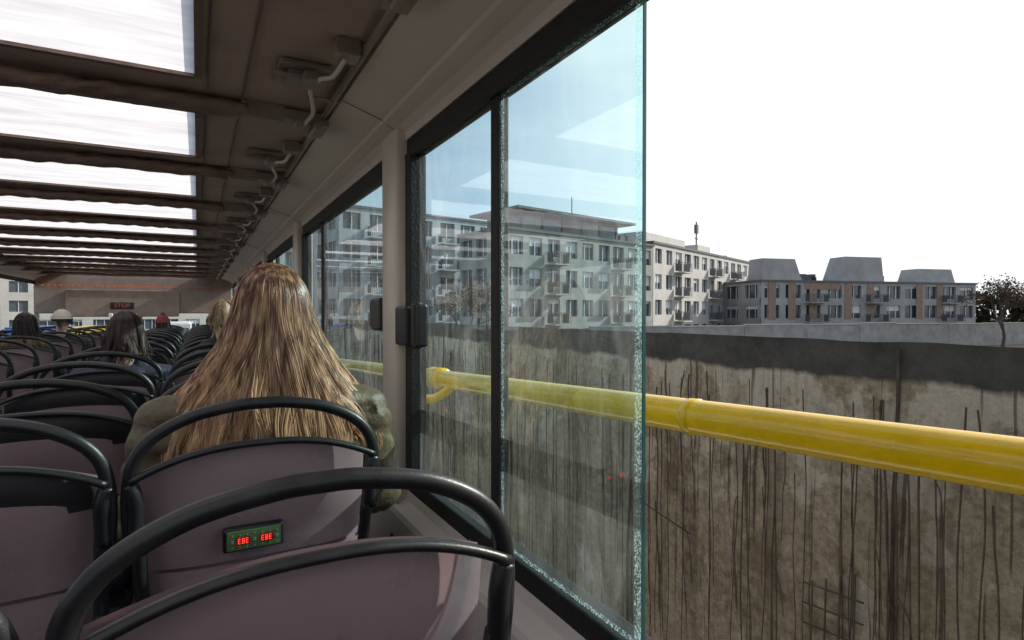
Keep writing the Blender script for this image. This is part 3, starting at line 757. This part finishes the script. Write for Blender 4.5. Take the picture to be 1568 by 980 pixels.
def van(name,x,y,col,L=6,W=2.3,H=3.0):
    e=empty(name,(x,y,GZ)); bm=bmesh.new()
    box(bm,-W/2,W/2,0,L,.4,H-.1); box(bm,-W/2+.1,W/2-.1,.1,L-.3,H-.1,H); mk('body',bm,col,e,False,.12)
    bm=bmesh.new(); box(bm,-W/2+.15,W/2-.15,-.02,0.1,H*.5,H*.85)
    for s in (-1,1):
        for k in range(3): box(bm,s*(W/2)-.015,s*(W/2)+.015,.4+k*L/3.2,.3+(k+.85)*L/3.2,H*.5,H*.82)
    mk('windows',bm,mWin,e)
    bm=bmesh.new()
    for yy in (1.2,L-1.2):
        for s in (-1,1): tube(bm,[(s*(W/2-.22),yy,.45),(s*(W/2+.02),yy,.45)],.45,20,1)
    mk('wheels',bm,mRub,e)
    bm=bmesh.new(); 
    for s in (-1,1): box(bm,s*(W/2-.2)-.1,s*(W/2-.2)+.1,-.03,.01,.9,1.2)
    mk('tail_lights',bm,mRed,e)
van('yellow_van',-4.8,36.7,mYel); van('blue_van',-7.6,38,mat('blue_paint',(.05,.12,.4),.3,coat=.5)); van('white_van',-1.6,52,mWhiteP)
building('office_building',(-70,110),(8,130),14,9,4,22,wC,aD,seed=31)

# ---------------------------------------------------------------- light, sky, camera
EL,AZ=math.radians(32),math.radians(97)
sd=Vector((math.sin(AZ)*math.cos(EL),math.cos(AZ)*math.cos(EL),math.sin(EL)))
w=D.worlds.new('World'); S.world=w; w.use_nodes=True; n=w.node_tree.nodes; l=w.node_tree.links
bg=n['Background']; bg.inputs[1].default_value=.15
sk=n.new('ShaderNodeTexSky'); sk.sky_type='NISHITA'; sk.sun_disc=False; sk.sun_elevation=EL; sk.sun_rotation=AZ
sk.air_density=1.0; sk.dust_density=1.2; sk.ozone_density=1.5
tc=n.new('ShaderNodeTexCoord'); mp=n.new('ShaderNodeMapping'); mp.inputs['Scale'].default_value=(1,1,4)
nz=n.new('ShaderNodeTexNoise'); nz.inputs['Scale'].default_value=2.2; nz.inputs['Detail'].default_value=6
l.new(tc.outputs['Generated'],mp.inputs[0]); l.new(mp.outputs[0],nz.inputs['Vector'])
r=n.new('ShaderNodeValToRGB'); r.color_ramp.elements[0].position=.40; r.color_ramp.elements[0].color=(.16,.16,.16,1); r.color_ramp.elements[1].position=.85; r.color_ramp.elements[1].color=(.6,.6,.6,1)
l.new(nz.outputs[0],r.inputs[0])
# thin bright haze thickening on the sunward side of the sky
dt=n.new('ShaderNodeVectorMath'); dt.operation='DOT_PRODUCT'; dt.inputs[1].default_value=Vector((math.sin(AZ-.15),math.cos(AZ-.15),.25)).normalized()
nn=n.new('ShaderNodeVectorMath'); nn.operation='NORMALIZE'; l.new(tc.outputs['Generated'],nn.inputs[0]); l.new(nn.outputs[0],dt.inputs[0])
hz=n.new('ShaderNodeMapRange'); hz.interpolation_type='SMOOTHSTEP'; hz.inputs[1].default_value=.38; hz.inputs[2].default_value=.82; hz.inputs[3].default_value=0; hz.inputs[4].default_value=.9
l.new(dt.outputs['Value'],hz.inputs[0])
ad=n.new('ShaderNodeMath'); ad.operation='ADD'; ad.use_clamp=True; l.new(hz.outputs[0],ad.inputs[0]); l.new(r.outputs[0],ad.inputs[1])
mx=n.new('ShaderNodeMixRGB'); mx.inputs[2].default_value=(7.3,7.5,7.6,1); l.new(ad.outputs[0],mx.inputs[0]); l.new(sk.outputs[0],mx.inputs[1]); l.new(mx.outputs[0],bg.inputs[0])
sl=D.lights.new('sun','SUN'); sl.energy=5; sl.angle=math.radians(.5); sl.color=(1,.94,.84)
so=D.objects.new('sun',sl); COL.objects.link(so); so.rotation_euler=(-sd).to_track_quat('-Z','Y').to_euler(); so.location=(30,12,25)
cd=D.cameras.new('camera'); cd.lens=20.2; cd.sensor_width=36; cd.clip_start=.02; cd.clip_end=3000
co=D.objects.new('camera',cd); COL.objects.link(co); co.location=(0,0,0)
co.rotation_euler=(math.radians(90-.65),0,math.radians(-28.7)); S.camera=co
S.view_settings.view_transform='Standard'; S.view_settings.look='None'; S.view_settings.exposure=0
